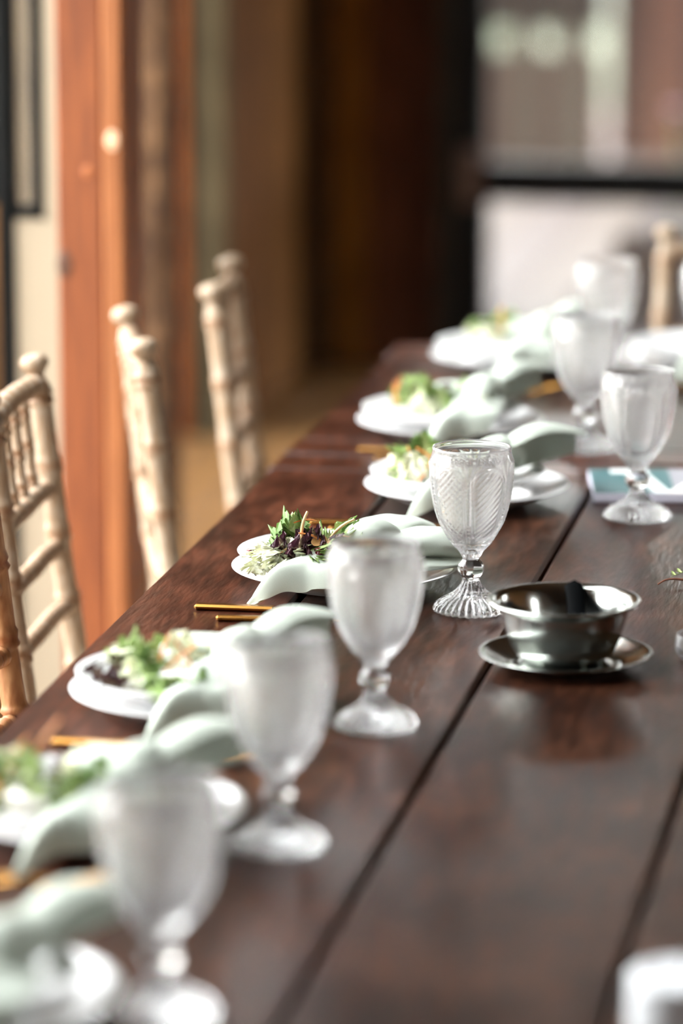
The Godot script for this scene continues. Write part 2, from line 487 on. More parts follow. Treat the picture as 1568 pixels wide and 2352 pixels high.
func napkin_proto(open_fold: bool) -> Node3D:
	var t := thing("napkin", Vector3.ZERO)
	# tail: a sheet that drapes over the plates' edge down to the table
	var e1 := smooth([Vector3(0.030, 0.060, 0.020), Vector3(-0.006, 0.053, 0.045), Vector3(-0.028, 0.047, 0.086), Vector3(-0.052, 0.040, 0.110), Vector3(-0.067, 0.026, 0.127), Vector3(-0.080, 0.004, 0.139)], 30)
	var e2 := smooth([Vector3(0.050, 0.050, 0.060), Vector3(0.020, 0.026, 0.119), Vector3(-0.018, 0.019, 0.129), Vector3(-0.040, 0.020, 0.134), Vector3(-0.058, 0.011, 0.139), Vector3(-0.075, 0.003, 0.143)], 30)
	var b := MB.new()
	b.cloth(30, 14, func(u: float, v: float):
		var k := u * 30.0
		var i := mini(int(k), 29)
		var p: Vector3 = e1[i].lerp(e1[i + 1], k - i)
		var q: Vector3 = e2[i].lerp(e2[i + 1], k - i)
		var m := p.lerp(q, v)
		m += Vector3(-0.05, 0.16, 0.11).normalized() * 4.0 * v * (1.0 - v) * 0.016 * sin(PI * clampf(u * 1.1, 0, 1))
		m.y += 0.0025 * sin(v * 9.0 + u * 5.0) * u
		var d0 := Vector2(m.x, m.z).length()
		var d1 := Vector2(m.x + 0.010, m.z - 0.010).length()
		m.y = maxf(m.y, maxf(0.0435 * (1.0 - smoothstep(0.106, 0.130, d1)), 0.0255 * (1.0 - smoothstep(0.123, 0.140, d0))))
		return m, 0.0022)
	obj("tail", b.mesh(), M.linen, t)
	# the fold that lies back across the plate
	b = MB.new()
	var pa := smooth([Vector3(0.006, 0.050, 0.020), Vector3(0.012, 0.054, 0.004), Vector3(0.016, 0.054, -0.014), Vector3(0.018, 0.050, -0.028), Vector3(0.018, 0.048, -0.034)] if open_fold else [Vector3(0.006, 0.050, 0.020), Vector3(0.028, 0.056, -0.020), Vector3(0.046, 0.056, -0.050), Vector3(0.060, 0.050, -0.078), Vector3(0.066, 0.046, -0.090)], 20)
	b.sweep(pa, PackedVector2Array(range(21).map(func(k): return Vector2(0.034, 0.010) * (0.55 + 0.5 * sin(PI * minf(0.12 + k / 26.0, 1.0))) * (0.5 if k == 20 else 1.0))), 24, Vector3(1, 0, 0.5), 0.05)
	obj("back_fold", b.mesh(), M.linen, t)
	if open_fold:
		# a corner that arches up and stays open towards the near side
		b = MB.new()
		var p0 := Vector3(0.028, 0.036, 0.040)
		var p1 := Vector3(0.136, 0.048, -0.016)
		var near := Vector3(0.46, 0, 0.89)
		b.cloth(26, 18, func(u: float, v: float):
			var r := 0.027 * (0.35 + 0.65 * sin(PI * clampf(u * 0.84 + 0.1, 0.0, 1.0)))
			var a := deg_to_rad(lerpf(215.0, 52.0, v))
			return p0.lerp(p1, u) + near * cos(a) * r * 1.2 + Vector3.UP * (0.012 + sin(a) * r * 1.25) + near * 0.004 * sin(u * 8.0), 0.0022)
		obj("open_fold", b.mesh(), M.linen, t)
	else:
		# the rolled end towards the middle of the table
		b = MB.new()
		var pb := smooth([Vector3(0.024, 0.048, 0.045), Vector3(0.058, 0.052, 0.030), Vector3(0.086, 0.050, 0.006), Vector3(0.108, 0.045, -0.014), Vector3(0.122, 0.041, -0.026)], 24)
		b.sweep(pb, PackedVector2Array(range(25).map(func(k): return Vector2(0.030, 0.0145) * (0.55 + 0.55 * smoothstep(0.0, 14.0, k)) * sqrt(clampf((25.0 - k) / 6.0, 0.0, 1.0)))), 24, Vector3(0.5, 0, 1), 0.03)
		obj("rolled_end", b.mesh(), M.linen, t)
		b = MB.new()
		var pc := smooth([Vector3(0.040, 0.034, 0.050), Vector3(0.070, 0.032, 0.030), Vector3(0.096, 0.030, 0.006), Vector3(0.116, 0.030, -0.014)], 20)
		b.sweep(pc, PackedVector2Array(range(21).map(func(k): return Vector2(0.034, 0.0065) * (0.7 + 0.3 * smoothstep(0.0, 10.0, k)) * sqrt(clampf((21.0 - k) / 4.0, 0.0, 1.0)))), 24, Vector3(0.5, 0, 1), 0.03)
		obj("under_fold", b.mesh(), M.linen, t)
	# the knot that gathers them
	b = MB.new()
	var pk := smooth([Vector3(0.010, 0.046, 0.050), Vector3(0.024, 0.064, 0.042), Vector3(0.038, 0.068, 0.032), Vector3(0.050, 0.060, 0.020), Vector3(0.056, 0.044, 0.014)], 16)
	b.sweep(pk, PackedVector2Array(range(17).map(func(k): return Vector2(0.020, 0.012) * sqrt(clampf(minf(k + 1, 17 - k) / 4.0, 0.0, 1.0)))), 20, Vector3(0.6, 0, 0.8), 0.06)
	obj("knot", b.mesh(), M.linen, t)
	return t

func knife_proto() -> Node3D:
	var t := thing("knife", Vector3.ZERO)
	var h := MB.new()
	h.box(Vector3(0, 0.0, -0.006), Vector3(0.085, 0.0062, 0.006), 0.0022)
	obj("handle", h.mesh(), M.gold, t)
	var b := MB.new()
	b.sweep(smooth([Vector3(0.083, 0.004, 0), Vector3(0.095, 0.0035, 0), Vector3(0.15, 0.0022, 0.001), Vector3(0.2, 0.002, 0.003)], 20), PackedVector2Array(range(21).map(func(k): return Vector2(0.0012, 0.0078 if k > 4 else 0.0052) * (sqrt((21.0 - k) / 6.0) if k > 15 else 1.0))), 12, Vector3.UP)
	obj("blade", b.mesh(), M.gold, t)
	return t

func fork_proto() -> Node3D:
	var t := thing("fork", Vector3.ZERO)
	var h := MB.new()
	h.box(Vector3(0, 0.0, -0.0042), Vector3(0.09, 0.006, 0.0042), 0.002)
	obj("handle", h.mesh(), M.gold, t)
	var n := MB.new()
	n.sweep(smooth([Vector3(0.088, 0.003, 0), Vector3(0.105, 0.006, 0), Vector3(0.122, 0.003, 0), Vector3(0.134, 0.0025, 0), Vector3(0.148, 0.006, 0)], 24), PackedVector2Array(range(25).map(func(k): return Vector2(0.0016, 0.003 + 0.009 * smoothstep(12.0, 22.0, k)))), 12, Vector3.UP)
	obj("neck", n.mesh(), M.gold, t)
	for k in 4:
		var z := -0.0088 + 0.0059 * k
		var q := MB.new()
		q.sweep(smooth([Vector3(0.147, 0.006, z), Vector3(0.168, 0.011, z), Vector3(0.188, 0.013, z * 0.92)], 10), PackedVector2Array(range(11).map(func(i): return Vector2(0.0012, 0.0015) * (1.0 - 0.05 * i))), 8, Vector3.UP)
		obj("tine", q.mesh(), M.gold, t)
	return t

# ---------------------------------------------------------------- chair
func nodes_tube(b: MB, path: PackedVector3Array, r: float, spacing: float, segs: int, phase := 0.0, swell := 0.24) -> void:   # bamboo-turned stick, its rings worn to bare wood
	var out := PackedVector2Array()
	var worn := PackedColorArray()
	var along := phase
	for k in path.size():
		if k > 0: along += path[k].distance_to(path[k - 1])
		var d := absf(fposmod(along, spacing) - spacing / 2.0)
		var bump := exp(-pow((d - 0.0055) / 0.0032, 2.0))
		out.append(Vector2.ONE * r * (1.0 + bump * swell))
		worn.append(Color.WHITE.lerp(Color(0.62, 0.36, 0.18), 0.75 * exp(-pow(d / 0.006, 2.0))))
	b.sweep(path, out, segs, Vector3.ZERO, 0.0, func(_i: int, j: int): return worn[clampi(j - 1, 0, worn.size() - 1)])

func chair_proto(wood: Material) -> Node3D:
	var t := thing("chair", Vector3.ZERO)
	var seat_x := -0.19
	for s in [-1.0, 1.0]:
		var path := smooth([Vector3(-0.215, 0.0, 0.155 * s), Vector3(-0.19, 0.44, 0.15 * s), Vector3(-0.213, 0.68, 0.142 * s), Vector3(-0.235, 0.885, 0.135 * s)], 150)
		var b := MB.new()
		nodes_tube(b, path, 0.0138, 0.085, 14, 0.02)
		var post := obj("back_post", b.mesh(), wood, t)
		var kb := MB.new()
		kb.lathe(smooth2([Vector2(0.013, -0.006), Vector2(0.010, 0.004), Vector2(0.0095, 0.012), Vector2(0.014, 0.017), Vector2(0.0175, 0.023), Vector2(0.0165, 0.031), Vector2(0.009, 0.036), Vector2(0, 0.037)], 26), 24)
		var knob := obj("finial", kb.mesh(), wood, post)
		knob.position = path[150]
		knob.rotation.z = 0.2
		# front legs
		var lb := MB.new()
		nodes_tube(lb, smooth([Vector3(0.19, 0.0, 0.17 * s), Vector3(0.17, 0.44, 0.165 * s)], 100), 0.0145, 0.11, 12)
		obj("front_leg", lb.mesh(), wood, t)
		var sb := MB.new()
		sb.sweep(smooth([Vector3(-0.203, 0.2, 0.152 * s), Vector3(0.18, 0.2, 0.168 * s)], 4), PackedVector2Array([Vector2(0.009, 0.009), Vector2(0.009, 0.009), Vector2(0.009, 0.009), Vector2(0.009, 0.009), Vector2(0.009, 0.009)]), 10)
		obj("stretcher", sb.mesh(), wood, t)
	# rails of the back
	var hs := [0.885, 0.757, 0.683, 0.607]
	for k in 4:
		var h: float = hs[k]
		var x := lerpf(-0.213, -0.235, (h - 0.68) / 0.205) if h > 0.68 else lerpf(seat_x, -0.213, (h - 0.44) / 0.24)
		var hw := 0.137 + (0.885 - h) * 0.03
		var bow := 0.005
		var pth := smooth([Vector3(x, h, -hw), Vector3(x - bow * 0.8, h + 0.002, -hw * 0.5), Vector3(x - bow, h + (0.004 if k == 0 else 0.0), 0), Vector3(x - bow * 0.8, h + 0.002, hw * 0.5), Vector3(x, h, hw)], 100)
		var b := MB.new()
		nodes_tube(b, pth, 0.0100 if k == 0 else 0.0082, 0.034 if k == 0 else 0.026, 12, 0.0, 0.42)
		obj("top_rail" if k == 0 else "cross_rail", b.mesh(), wood, t)
	for k in 4:
		var z := lerpf(-0.083, 0.083, k / 3.0)
		var p0 := Vector3(-0.2212 - 0.011, 0.757, z)
		var p1 := Vector3(-0.235 - 0.010, 0.887, z)
		var b := MB.new()
		nodes_tube(b, smooth([p0, p1], 60), 0.0066, 0.041, 10, 0.0, 0.3)
		obj("spindle", b.mesh(), wood, t)
	var se := MB.new()
	se.box(Vector3(-0.19, 0.435, -0.185), Vector3(0.2, 0.46, 0.185), 0.01)
	obj("seat", se.mesh(), wood, t)
	var cu := MB.new()
	cu.box(Vector3(-0.165, 0.46, -0.17), Vector3(0.195, 0.495, 0.17), 0.014)
	obj("cushion", cu.mesh(), M.cushion, t)
	return t

func place_chair(proto: Node3D, first: bool, far_knob: Vector3, turn: float, label: String) -> void:
	# far_knob: where the top of the post away from the camera stands
	var c := proto if first else dup(proto, Vector3.ZERO)
	tag(c, label, "chair", "cross-back banquet chairs along the left side of the table")
	c.rotation.y = turn
	var local := Vector3(-0.237, 0.0, -0.135)
	c.position = Vector3(far_knob.x, 0, far_knob.z) - Basis(Vector3.UP, turn) * local

# ================================================================ the scene
func _ready() -> void:
	# camera
	var cam := Camera3D.new()
	cam.name = "camera"
	add_child(cam)
	cam.transform = Transform3D(Basis(Vector3(0.98446611, 0, -0.17557472), Vector3(-0.03540735, 0.97945446, -0.1985328), Vector3(0.17196744, 0.20166545, 0.96423972)), Vector3(0, TOP + 0.90956, 0))
	var lens := CameraAttributesPhysical.new()
	lens.frustum_focal_length = 90.0
	lens.exposure_aperture = 1.4
	lens.frustum_focus_distance = 4.06
	lens.frustum_near = 0.05
	lens.frustum_far = 200.0
	cam.attributes = lens
	cam.current = true
	# sky and exposure
	var env := Environment.new()
	env.background_mode = Environment.BG_SKY
	var sky := Sky.new()
	var sm := ProceduralSkyMaterial.new()
	sm.sky_top_color = rgb(236, 240, 242)
	sm.sky_horizon_color = rgb(255, 252, 246)
	sm.ground_bottom_color = rgb(120, 116, 104)
	sm.ground_horizon_color = rgb(190, 186, 174)
	sky.sky_material = sm
	env.sky = sky
	env.background_energy_multiplier = 4.0
	env.tonemap_mode = Environment.TONE_MAPPER_LINEAR
	env.tonemap_exposure = 5.9
	env.sdfgi_enabled = true
	env.ssao_enabled = true
	env.ssil_enabled = true
	var we := WorldEnvironment.new()
	we.name = "environment"
	we.environment = env
	add_child(we)

	make_materials()
	make_food()
	room()
	outside()
	furniture()
	tableware()

func struct(o: Node) -> Node:
	o.set_meta("kind", "structure")
	return o

# ---------------------------------------------------------------- room
func window_unit(n: int, x: float, z0: float, z1: float, y0: float, y1: float, bars: int) -> void:   # a window in a wall across x
	var w := thing("window_%d" % n, Vector3.ZERO)
	struct(w)
	var f := 0.05
	bar("frame", Vector3(x - 0.03, y0, z0), Vector3(x + 0.03, y0 + f, z1), M.dark_metal, w)
	bar("frame", Vector3(x - 0.03, y1 - f, z0), Vector3(x + 0.03, y1, z1), M.dark_metal, w)
	bar("frame", Vector3(x - 0.03, y0 + f, z0), Vector3(x + 0.03, y1 - f, z0 + f), M.dark_metal, w)
	bar("frame", Vector3(x - 0.03, y0 + f, z1 - f), Vector3(x + 0.03, y1 - f, z1), M.dark_metal, w)
	for k in bars:
		var z := lerpf(z0, z1, (k + 1.0) / (bars + 1.0))
		bar("mullion", Vector3(x - 0.02, y0 + f, z - 0.015), Vector3(x + 0.02, y1 - f, z + 0.015), M.dark_metal, w)
	bar("pane", Vector3(x - 0.003, y0 + f, z0 + f), Vector3(x + 0.003, y1 - f, z1 - f), M.pane, w, 0.0005)

func room() -> void:
	# floor boards
	var fl := thing("floor", Vector3.ZERO)
	struct(fl)
	bar("subfloor", Vector3(-3.0, -0.12, -10.1), Vector3(2.9, -0.02, 3.2), M.table_dark, fl)
	var fm := MB.new()
	fm.box(Vector3(-0.0735, -0.02, -10.0), Vector3(0.0735, 0.0, 3.1), 0.002)
	var fmesh := fm.mesh()
	for k in 38:
		var o := obj("floorboard", fmesh, M.floor, fl)
		o.position.x = -2.85 + 0.15 * k
	# ceiling
	var ce := thing("ceiling", Vector3.ZERO)
	struct(ce)
	# ceiling opened for an added, unseen skylight that strengthens the light from above
	var z0 := -6.4
	var z1 := -2.2
	bar("ceiling_panel", Vector3(-3.0, 3.3, -10.1), Vector3(2.9, 3.42, z0), M.ceiling, ce)
	bar("ceiling_panel", Vector3(-3.0, 3.3, z1), Vector3(2.9, 3.42, 3.2), M.ceiling, ce)
	bar("ceiling_panel", Vector3(-3.0, 3.3, z0), Vector3(-2.75, 3.42, z1), M.ceiling, ce)
	bar("ceiling_panel", Vector3(-1.5, 3.3, z0), Vector3(2.9, 3.42, z1), M.ceiling, ce)
	var sk := thing("window_0", Vector3.ZERO)
	struct(sk)
	for k in 4:
		var z := lerpf(z0, z1 - 0.06, k / 3.0)
		bar("frame", Vector3(-2.75, 3.34, z), Vector3(-1.5, 3.42, z + 0.06), M.dark_metal, sk)
		if k < 3: bar("pane", Vector3(-2.75, 3.38, z + 0.06), Vector3(-1.5, 3.386, lerpf(z0, z1 - 0.06, (k + 1) / 3.0)), M.pane, sk, 0.0005)
	# left wall with a run of tall windows
	var wl := thing("wall_left", Vector3.ZERO)
	struct(wl)
	var dark_boards := board_mat(rgb(120, 84, 52), 2)
	bar("sill_wall", Vector3(-2.95, 0, -10.05), Vector3(-2.8, 0.35, 3.15), M.cream, wl)
	bar("header", Vector3(-2.95, 2.8, -10.05), Vector3(-2.8, 3.3, 3.15), M.cream, wl)
	var zs := [-10.05, -6.6, -5.75, -3.95, -3.8, -2.0, -1.85, -0.05, 0.1, 1.9, 2.05, 3.15]
	for k in range(0, zs.size(), 2):
		if k == 0:
			bar("pier", Vector3(-2.95, 0.35, zs[0]), Vector3(-2.8, 2.8, -9.6), dark_boards, wl)
			bar("pier", Vector3(-2.95, 0.35, -6.75), Vector3(-2.8, 2.8, -6.6), dark_boards, wl)
	bar("pier", Vector3(-2.95, 0.35, -5.75), Vector3(-2.8, 2.8, -5.6), M.cream, wl)
	for z in [-3.95]:
		bar("pier", Vector3(-2.95, 0.35, z), Vector3(-2.8, 2.8, z + 0.15), M.cream, wl)
	bar("pier", Vector3(-2.95, 0.35, -2.15), Vector3(-2.8, 2.8, 3.15), dark_boards, wl)
	var k := 1
	for zz in [[-9.6, -6.75], [-6.6, -5.75], [-5.6, -3.95], [-3.8, -2.15]]:  # farthest window is added, out of view, to light the far boards
		window_unit(k, -2.87, zz[0], zz[1], 0.35, 2.8, 1 if k > 1 else 0)
		k += 1
	# right wall with smaller windows
	var wr := thing("wall_right", Vector3.ZERO)
	struct(wr)
	bar("sill_wall", Vector3(2.7, 0, -10.05), Vector3(2.85, 0.9, 3.15), dark_boards, wr)
	bar("header", Vector3(2.7, 2.1, -10.05), Vector3(2.85, 3.3, 3.15), dark_boards, wr)
	for pr in [[-10.05, -7.6], [-6.6, -2.6], [-1.8, 3.15]]:
		bar("pier", Vector3(2.7, 0.9, pr[0]), Vector3(2.85, 2.1, pr[1]), dark_boards, wr)
	for zz in [[-7.6, -6.6], [-2.6, -1.8]]:
		window_unit(k, 2.77, zz[0], zz[1], 0.9, 2.1, 1)
		k += 1
	# wall behind the camera
	struct(bar("wall_back", Vector3(-2.95, 0, 3.0), Vector3(2.85, 3.3, 3.15), dark_boards))
	far_wall(k)
	partition(k + 1)

func far_wall(n: int) -> void:
	var w := thing("wall_far", Vector3.ZERO)
	struct(w)
	bar("backing", Vector3(-2.95, 0, -10.05), Vector3(-1.47, 3.3, -9.94), M.table_dark, w)
	bar("backing", Vector3(0.6, 0, -10.05), Vector3(2.85, 3.3, -9.94), M.table_dark, w)
	bar("backing", Vector3(-1.47, 3.12, -10.05), Vector3(0.6, 3.3, -9.94), M.table_dark, w)
	# reclaimed boards of many tones, left to right
	var tones := [[-2.95, rgb(150, 120, 86)], [-2.78, rgb(128, 94, 60)], [-2.6, rgb(160, 130, 96)], [-2.42, rgb(120, 92, 60)], [-2.26, rgb(96, 70, 44)], [-2.17, rgb(70, 58, 42)], [-2.075, rgb(126, 84, 36)], [-1.981, rgb(150, 106, 60)], [-1.934, rgb(114, 76, 42)], [-1.876, rgb(104, 82, 60)], [-1.794, rgb(142, 92, 40)], [-1.689, rgb(100, 60, 40)], [-1.596, rgb(78, 46, 32)], [-1.515, rgb(62, 56, 48)], [-1.468, null]]
	for k in tones.size() - 1:
		var deep := 0.012 * ((k * 7) % 3)
		bar("board", Vector3(tones[k][0] + 0.002, 0, -9.94), Vector3(tones[k + 1][0] - 0.002, 3.3, -9.9 + deep), board_mat(tones[k][1], k), w, 0.004)
	rng.seed = 5
	var x := 0.6
	while x < 2.8:
		var wd := rng.randf_range(0.1, 0.2)
		bar("board", Vector3(x + 0.002, 0, -9.94), Vector3(minf(x + wd, 2.85) - 0.002, 3.3, -9.9), board_mat(rgb(110 + rng.randf() * 40, 76 + rng.randf() * 26, 46), int(x * 10)), w, 0.004)
		x += wd
	# black steel and glass door, its unseen upper panes added for the table sheen
	var d := thing("door_1", Vector3.ZERO)
	struct(d)
	bar("stile", Vector3(-1.468, 0, -10.0), Vector3(-1.385, 3.12, -9.92), M.dark_metal, d)
	bar("stile", Vector3(-0.45, 0, -10.0), Vector3(-0.37, 3.12, -9.92), M.dark_metal, d)
	bar("stile", Vector3(0.52, 0, -10.0), Vector3(0.6, 3.12, -9.92), M.dark_metal, d)
	for h in [[0.0, 0.035], [0.438, 0.54], [1.25, 1.31], [2.08, 2.15], [3.05, 3.12]]:
		bar("rail", Vector3(-1.385, h[0], -9.99), Vector3(-0.45, h[1], -9.93), M.dark_metal, d)
		bar("rail", Vector3(-0.37, h[0], -9.99), Vector3(0.52, h[1], -9.93), M.dark_metal, d)
	var zz := -9.96
	var hh := [0.035, 0.438, 0.54, 1.25, 1.31, 2.08, 2.15, 3.05]
	for k in 4:
		bar("pane", Vector3(-1.385, hh[2 * k], zz - 0.003), Vector3(-0.45, hh[2 * k + 1], zz + 0.003), M.pane, d, 0.0005)
		bar("pane", Vector3(-0.37, hh[2 * k], zz - 0.003), Vector3(0.52, hh[2 * k + 1], zz + 0.003), M.pane, d, 0.0005)
	var lt := MB.new()
	lt.box(Vector3(-1.452, 0.43, -9.92), Vector3(-1.398, 0.58, -9.89), 0.006)
	obj("latch", lt.mesh(), M.copper, d)
	# boxed-out corner of dark boards, nearer on the left
	var c := thing("wall_corner", Vector3.ZERO)
	struct(c)
	bar("corner_core", Vector3(-2.8, 0, -9.9), Vector3(-1.87, 3.3, -8.83), M.table_dark, c)
	bar("board", Vector3(-2.8, 0, -8.83), Vector3(-2.2, 3.3, -8.8), board_mat(rgb(132, 114, 88), 31), c)
	bar("board", Vector3(-2.197, 0, -8.83), Vector3(-2.02, 3.3, -8.8), board_mat(rgb(120, 84, 52), 32), c)
	bar("board", Vector3(-2.018, 0, -8.83), Vector3(-1.94, 3.3, -8.795), board_mat(rgb(150, 84, 42), 33), c)
	bar("board", Vector3(-1.937, 0, -8.83), Vector3(-1.905, 3.3, -8.8), board_mat(rgb(56, 44, 32), 34), c)
	bar("board", Vector3(-1.903, 0, -8.83), Vector3(-1.845, 3.3, -8.79), board_mat(rgb(92, 80, 58), 35), c)
	var side := [[-8.828, -9.25, rgb(112, 70, 28)], [-9.253, -9.48, rgb(126, 84, 42)], [-9.483, -9.72, rgb(142, 98, 54)], [-9.723, -9.9, rgb(92, 60, 32)]]
	for k in side.size():
		bar("board", Vector3(-1.87, 0, side[k][1]), Vector3(-1.845 + 0.006 * (k % 2), 3.3, side[k][0]), board_mat(side[k][2], 51 + k), c, 0.004)

func partition(n: int) -> void:
	# short wall beyond the table's left side: boards, a black steel post and a cream sidelight panel
	var w := thing("wall_side", Vector3.ZERO)
	struct(w)
	bar("board", Vector3(-2.8, 0, -5.75), Vector3(-2.1, 0.95, -5.62), board_mat(rgb(130, 92, 56), 41), w)
	bar("board", Vector3(-2.097, 0, -5.75), Vector3(-1.53, 0.95, -5.62), board_mat(rgb(120, 84, 50), 42), w)
	bar("board", Vector3(-2.8, 2.7, -5.75), Vector3(-1.53, 3.3, -5.62), board_mat(rgb(120, 84, 50), 43), w)
	var sheen_window := thing("window_%d" % (n + 1), Vector3.ZERO)  # added window, out of frame, to reflect on the table's left edge
	struct(sheen_window)
	bar("frame", Vector3(-2.8, 0.95, -5.72), Vector3(-1.53, 0.99, -5.64), M.dark_metal, sheen_window)
	bar("frame", Vector3(-2.8, 2.66, -5.72), Vector3(-1.53, 2.7, -5.64), M.dark_metal, sheen_window)
	for x in [-2.8, -2.18, -1.57]:
		bar("frame", Vector3(x, 0.99, -5.72), Vector3(x + 0.04, 2.66, -5.64), M.dark_metal, sheen_window)
	bar("pane", Vector3(-2.76, 0.99, -5.685), Vector3(-2.18, 2.66, -5.679), M.pane, sheen_window, 0.0005)
	bar("pane", Vector3(-2.14, 0.99, -5.685), Vector3(-1.57, 2.66, -5.679), M.pane, sheen_window, 0.0005)
	bar("steel_post", Vector3(-1.528, 0, -5.65), Vector3(-1.507, 3.3, -5.6), M.dark_metal, w)
	bar("panel", Vector3(-1.503, 0, -5.632), Vector3(-1.425, 0.932, -5.61), M.beige, w)
	bar("panel", Vector3(-1.503, 2.2, -5.632), Vector3(-1.425, 3.3, -5.61), M.beige, w)
	bar("panel_stile", Vector3(-1.457, 0.932, -5.632), Vector3(-1.425, 2.2, -5.61), M.beige, w)
	var wi := thing("window_%d" % n, Vector3.ZERO)
	struct(wi)
	bar("frame", Vector3(-1.507, 0.932, -5.63), Vector3(-1.5005, 2.2, -5.606), M.dark_metal, wi)
	bar("frame", Vector3(-1.475, 0.932, -5.63), Vector3(-1.457, 2.2, -5.606), M.dark_metal, wi)
	bar("frame", Vector3(-1.5005, 0.932, -5.63), Vector3(-1.475, 0.952, -5.606), M.dark_metal, wi)
	bar("frame", Vector3(-1.5005, 2.18, -5.63), Vector3(-1.475, 2.2, -5.606), M.dark_metal, wi)
	bar("pane", Vector3(-1.5005, 0.952, -5.621), Vector3(-1.475, 2.18, -5.617), M.pane, wi, 0.0005)
	# cedar post
	var p := thing("wooden_post", Vector3.ZERO, "orange cedar post rising to the ceiling behind the chairs", "post")
	bar("post_face", Vector3(-1.32, 0, -5.26), Vector3(-1.254, 3.3, -5.15), M.cedar, p, 0.004)
	bar("edge_strip", Vector3(-1.2535, 0, -5.26), Vector3(-1.222, 3.3, -5.146), M.cedar_light, p, 0.005)
	for kn in [[Vector3(-1.238, 1.104, -5.1455), 0.010, rgb(232, 186, 150), 1.4], [Vector3(-1.3095, 0.93, -5.1495), 0.011, rgb(92, 58, 40), 1.8], [Vector3(-1.275, 1.06, -5.1495), 0.007, rgb(170, 98, 52), 1.2]]:
		var b := MB.new()
		b.lathe(smooth2([Vector2(0, -0.001), Vector2(0.9, -0.001), Vector2(1.0, 0), Vector2(0.7, 0.0012), Vector2(0, 0.0016)], 10), 20, func(_a: float, q: Vector2, _j: int): return Vector2(q.x * kn[1], q.y))
		var o := obj("knot", b.mesh(), plain(kn[2], 0.6), p)
		o.position = kn[0]
		o.rotation.x = PI / 2
		o.scale = Vector3(1, 1, kn[3])
	# hewn dark timber behind it
	var h := MB.new()
	var nz := FastNoiseLite.new()
	nz.seed = 4
	nz.frequency = 7.0
	h.grid(48, 240, func(i: int, j: int):
		var a := TAU * i / 48.0
		var y := 3.3 * j / 240.0
		var c := Vector2(cos(a), sin(a))
		var sq := 1.0 / maxf(absf(c.x), absf(c.y))
		var r := minf(sq, 1.25) * (0.047 + 0.004 * nz.get_noise_3d(c.x * 0.2, y, c.y * 0.2))
		return Vector3(-1.532 + c.x * r, y, -6.64 + c.y * r), true)
	tag(obj("hewn_timber", h.mesh(), M.rough_timber), "rough hewn brown timber standing just right of the orange post", "post")

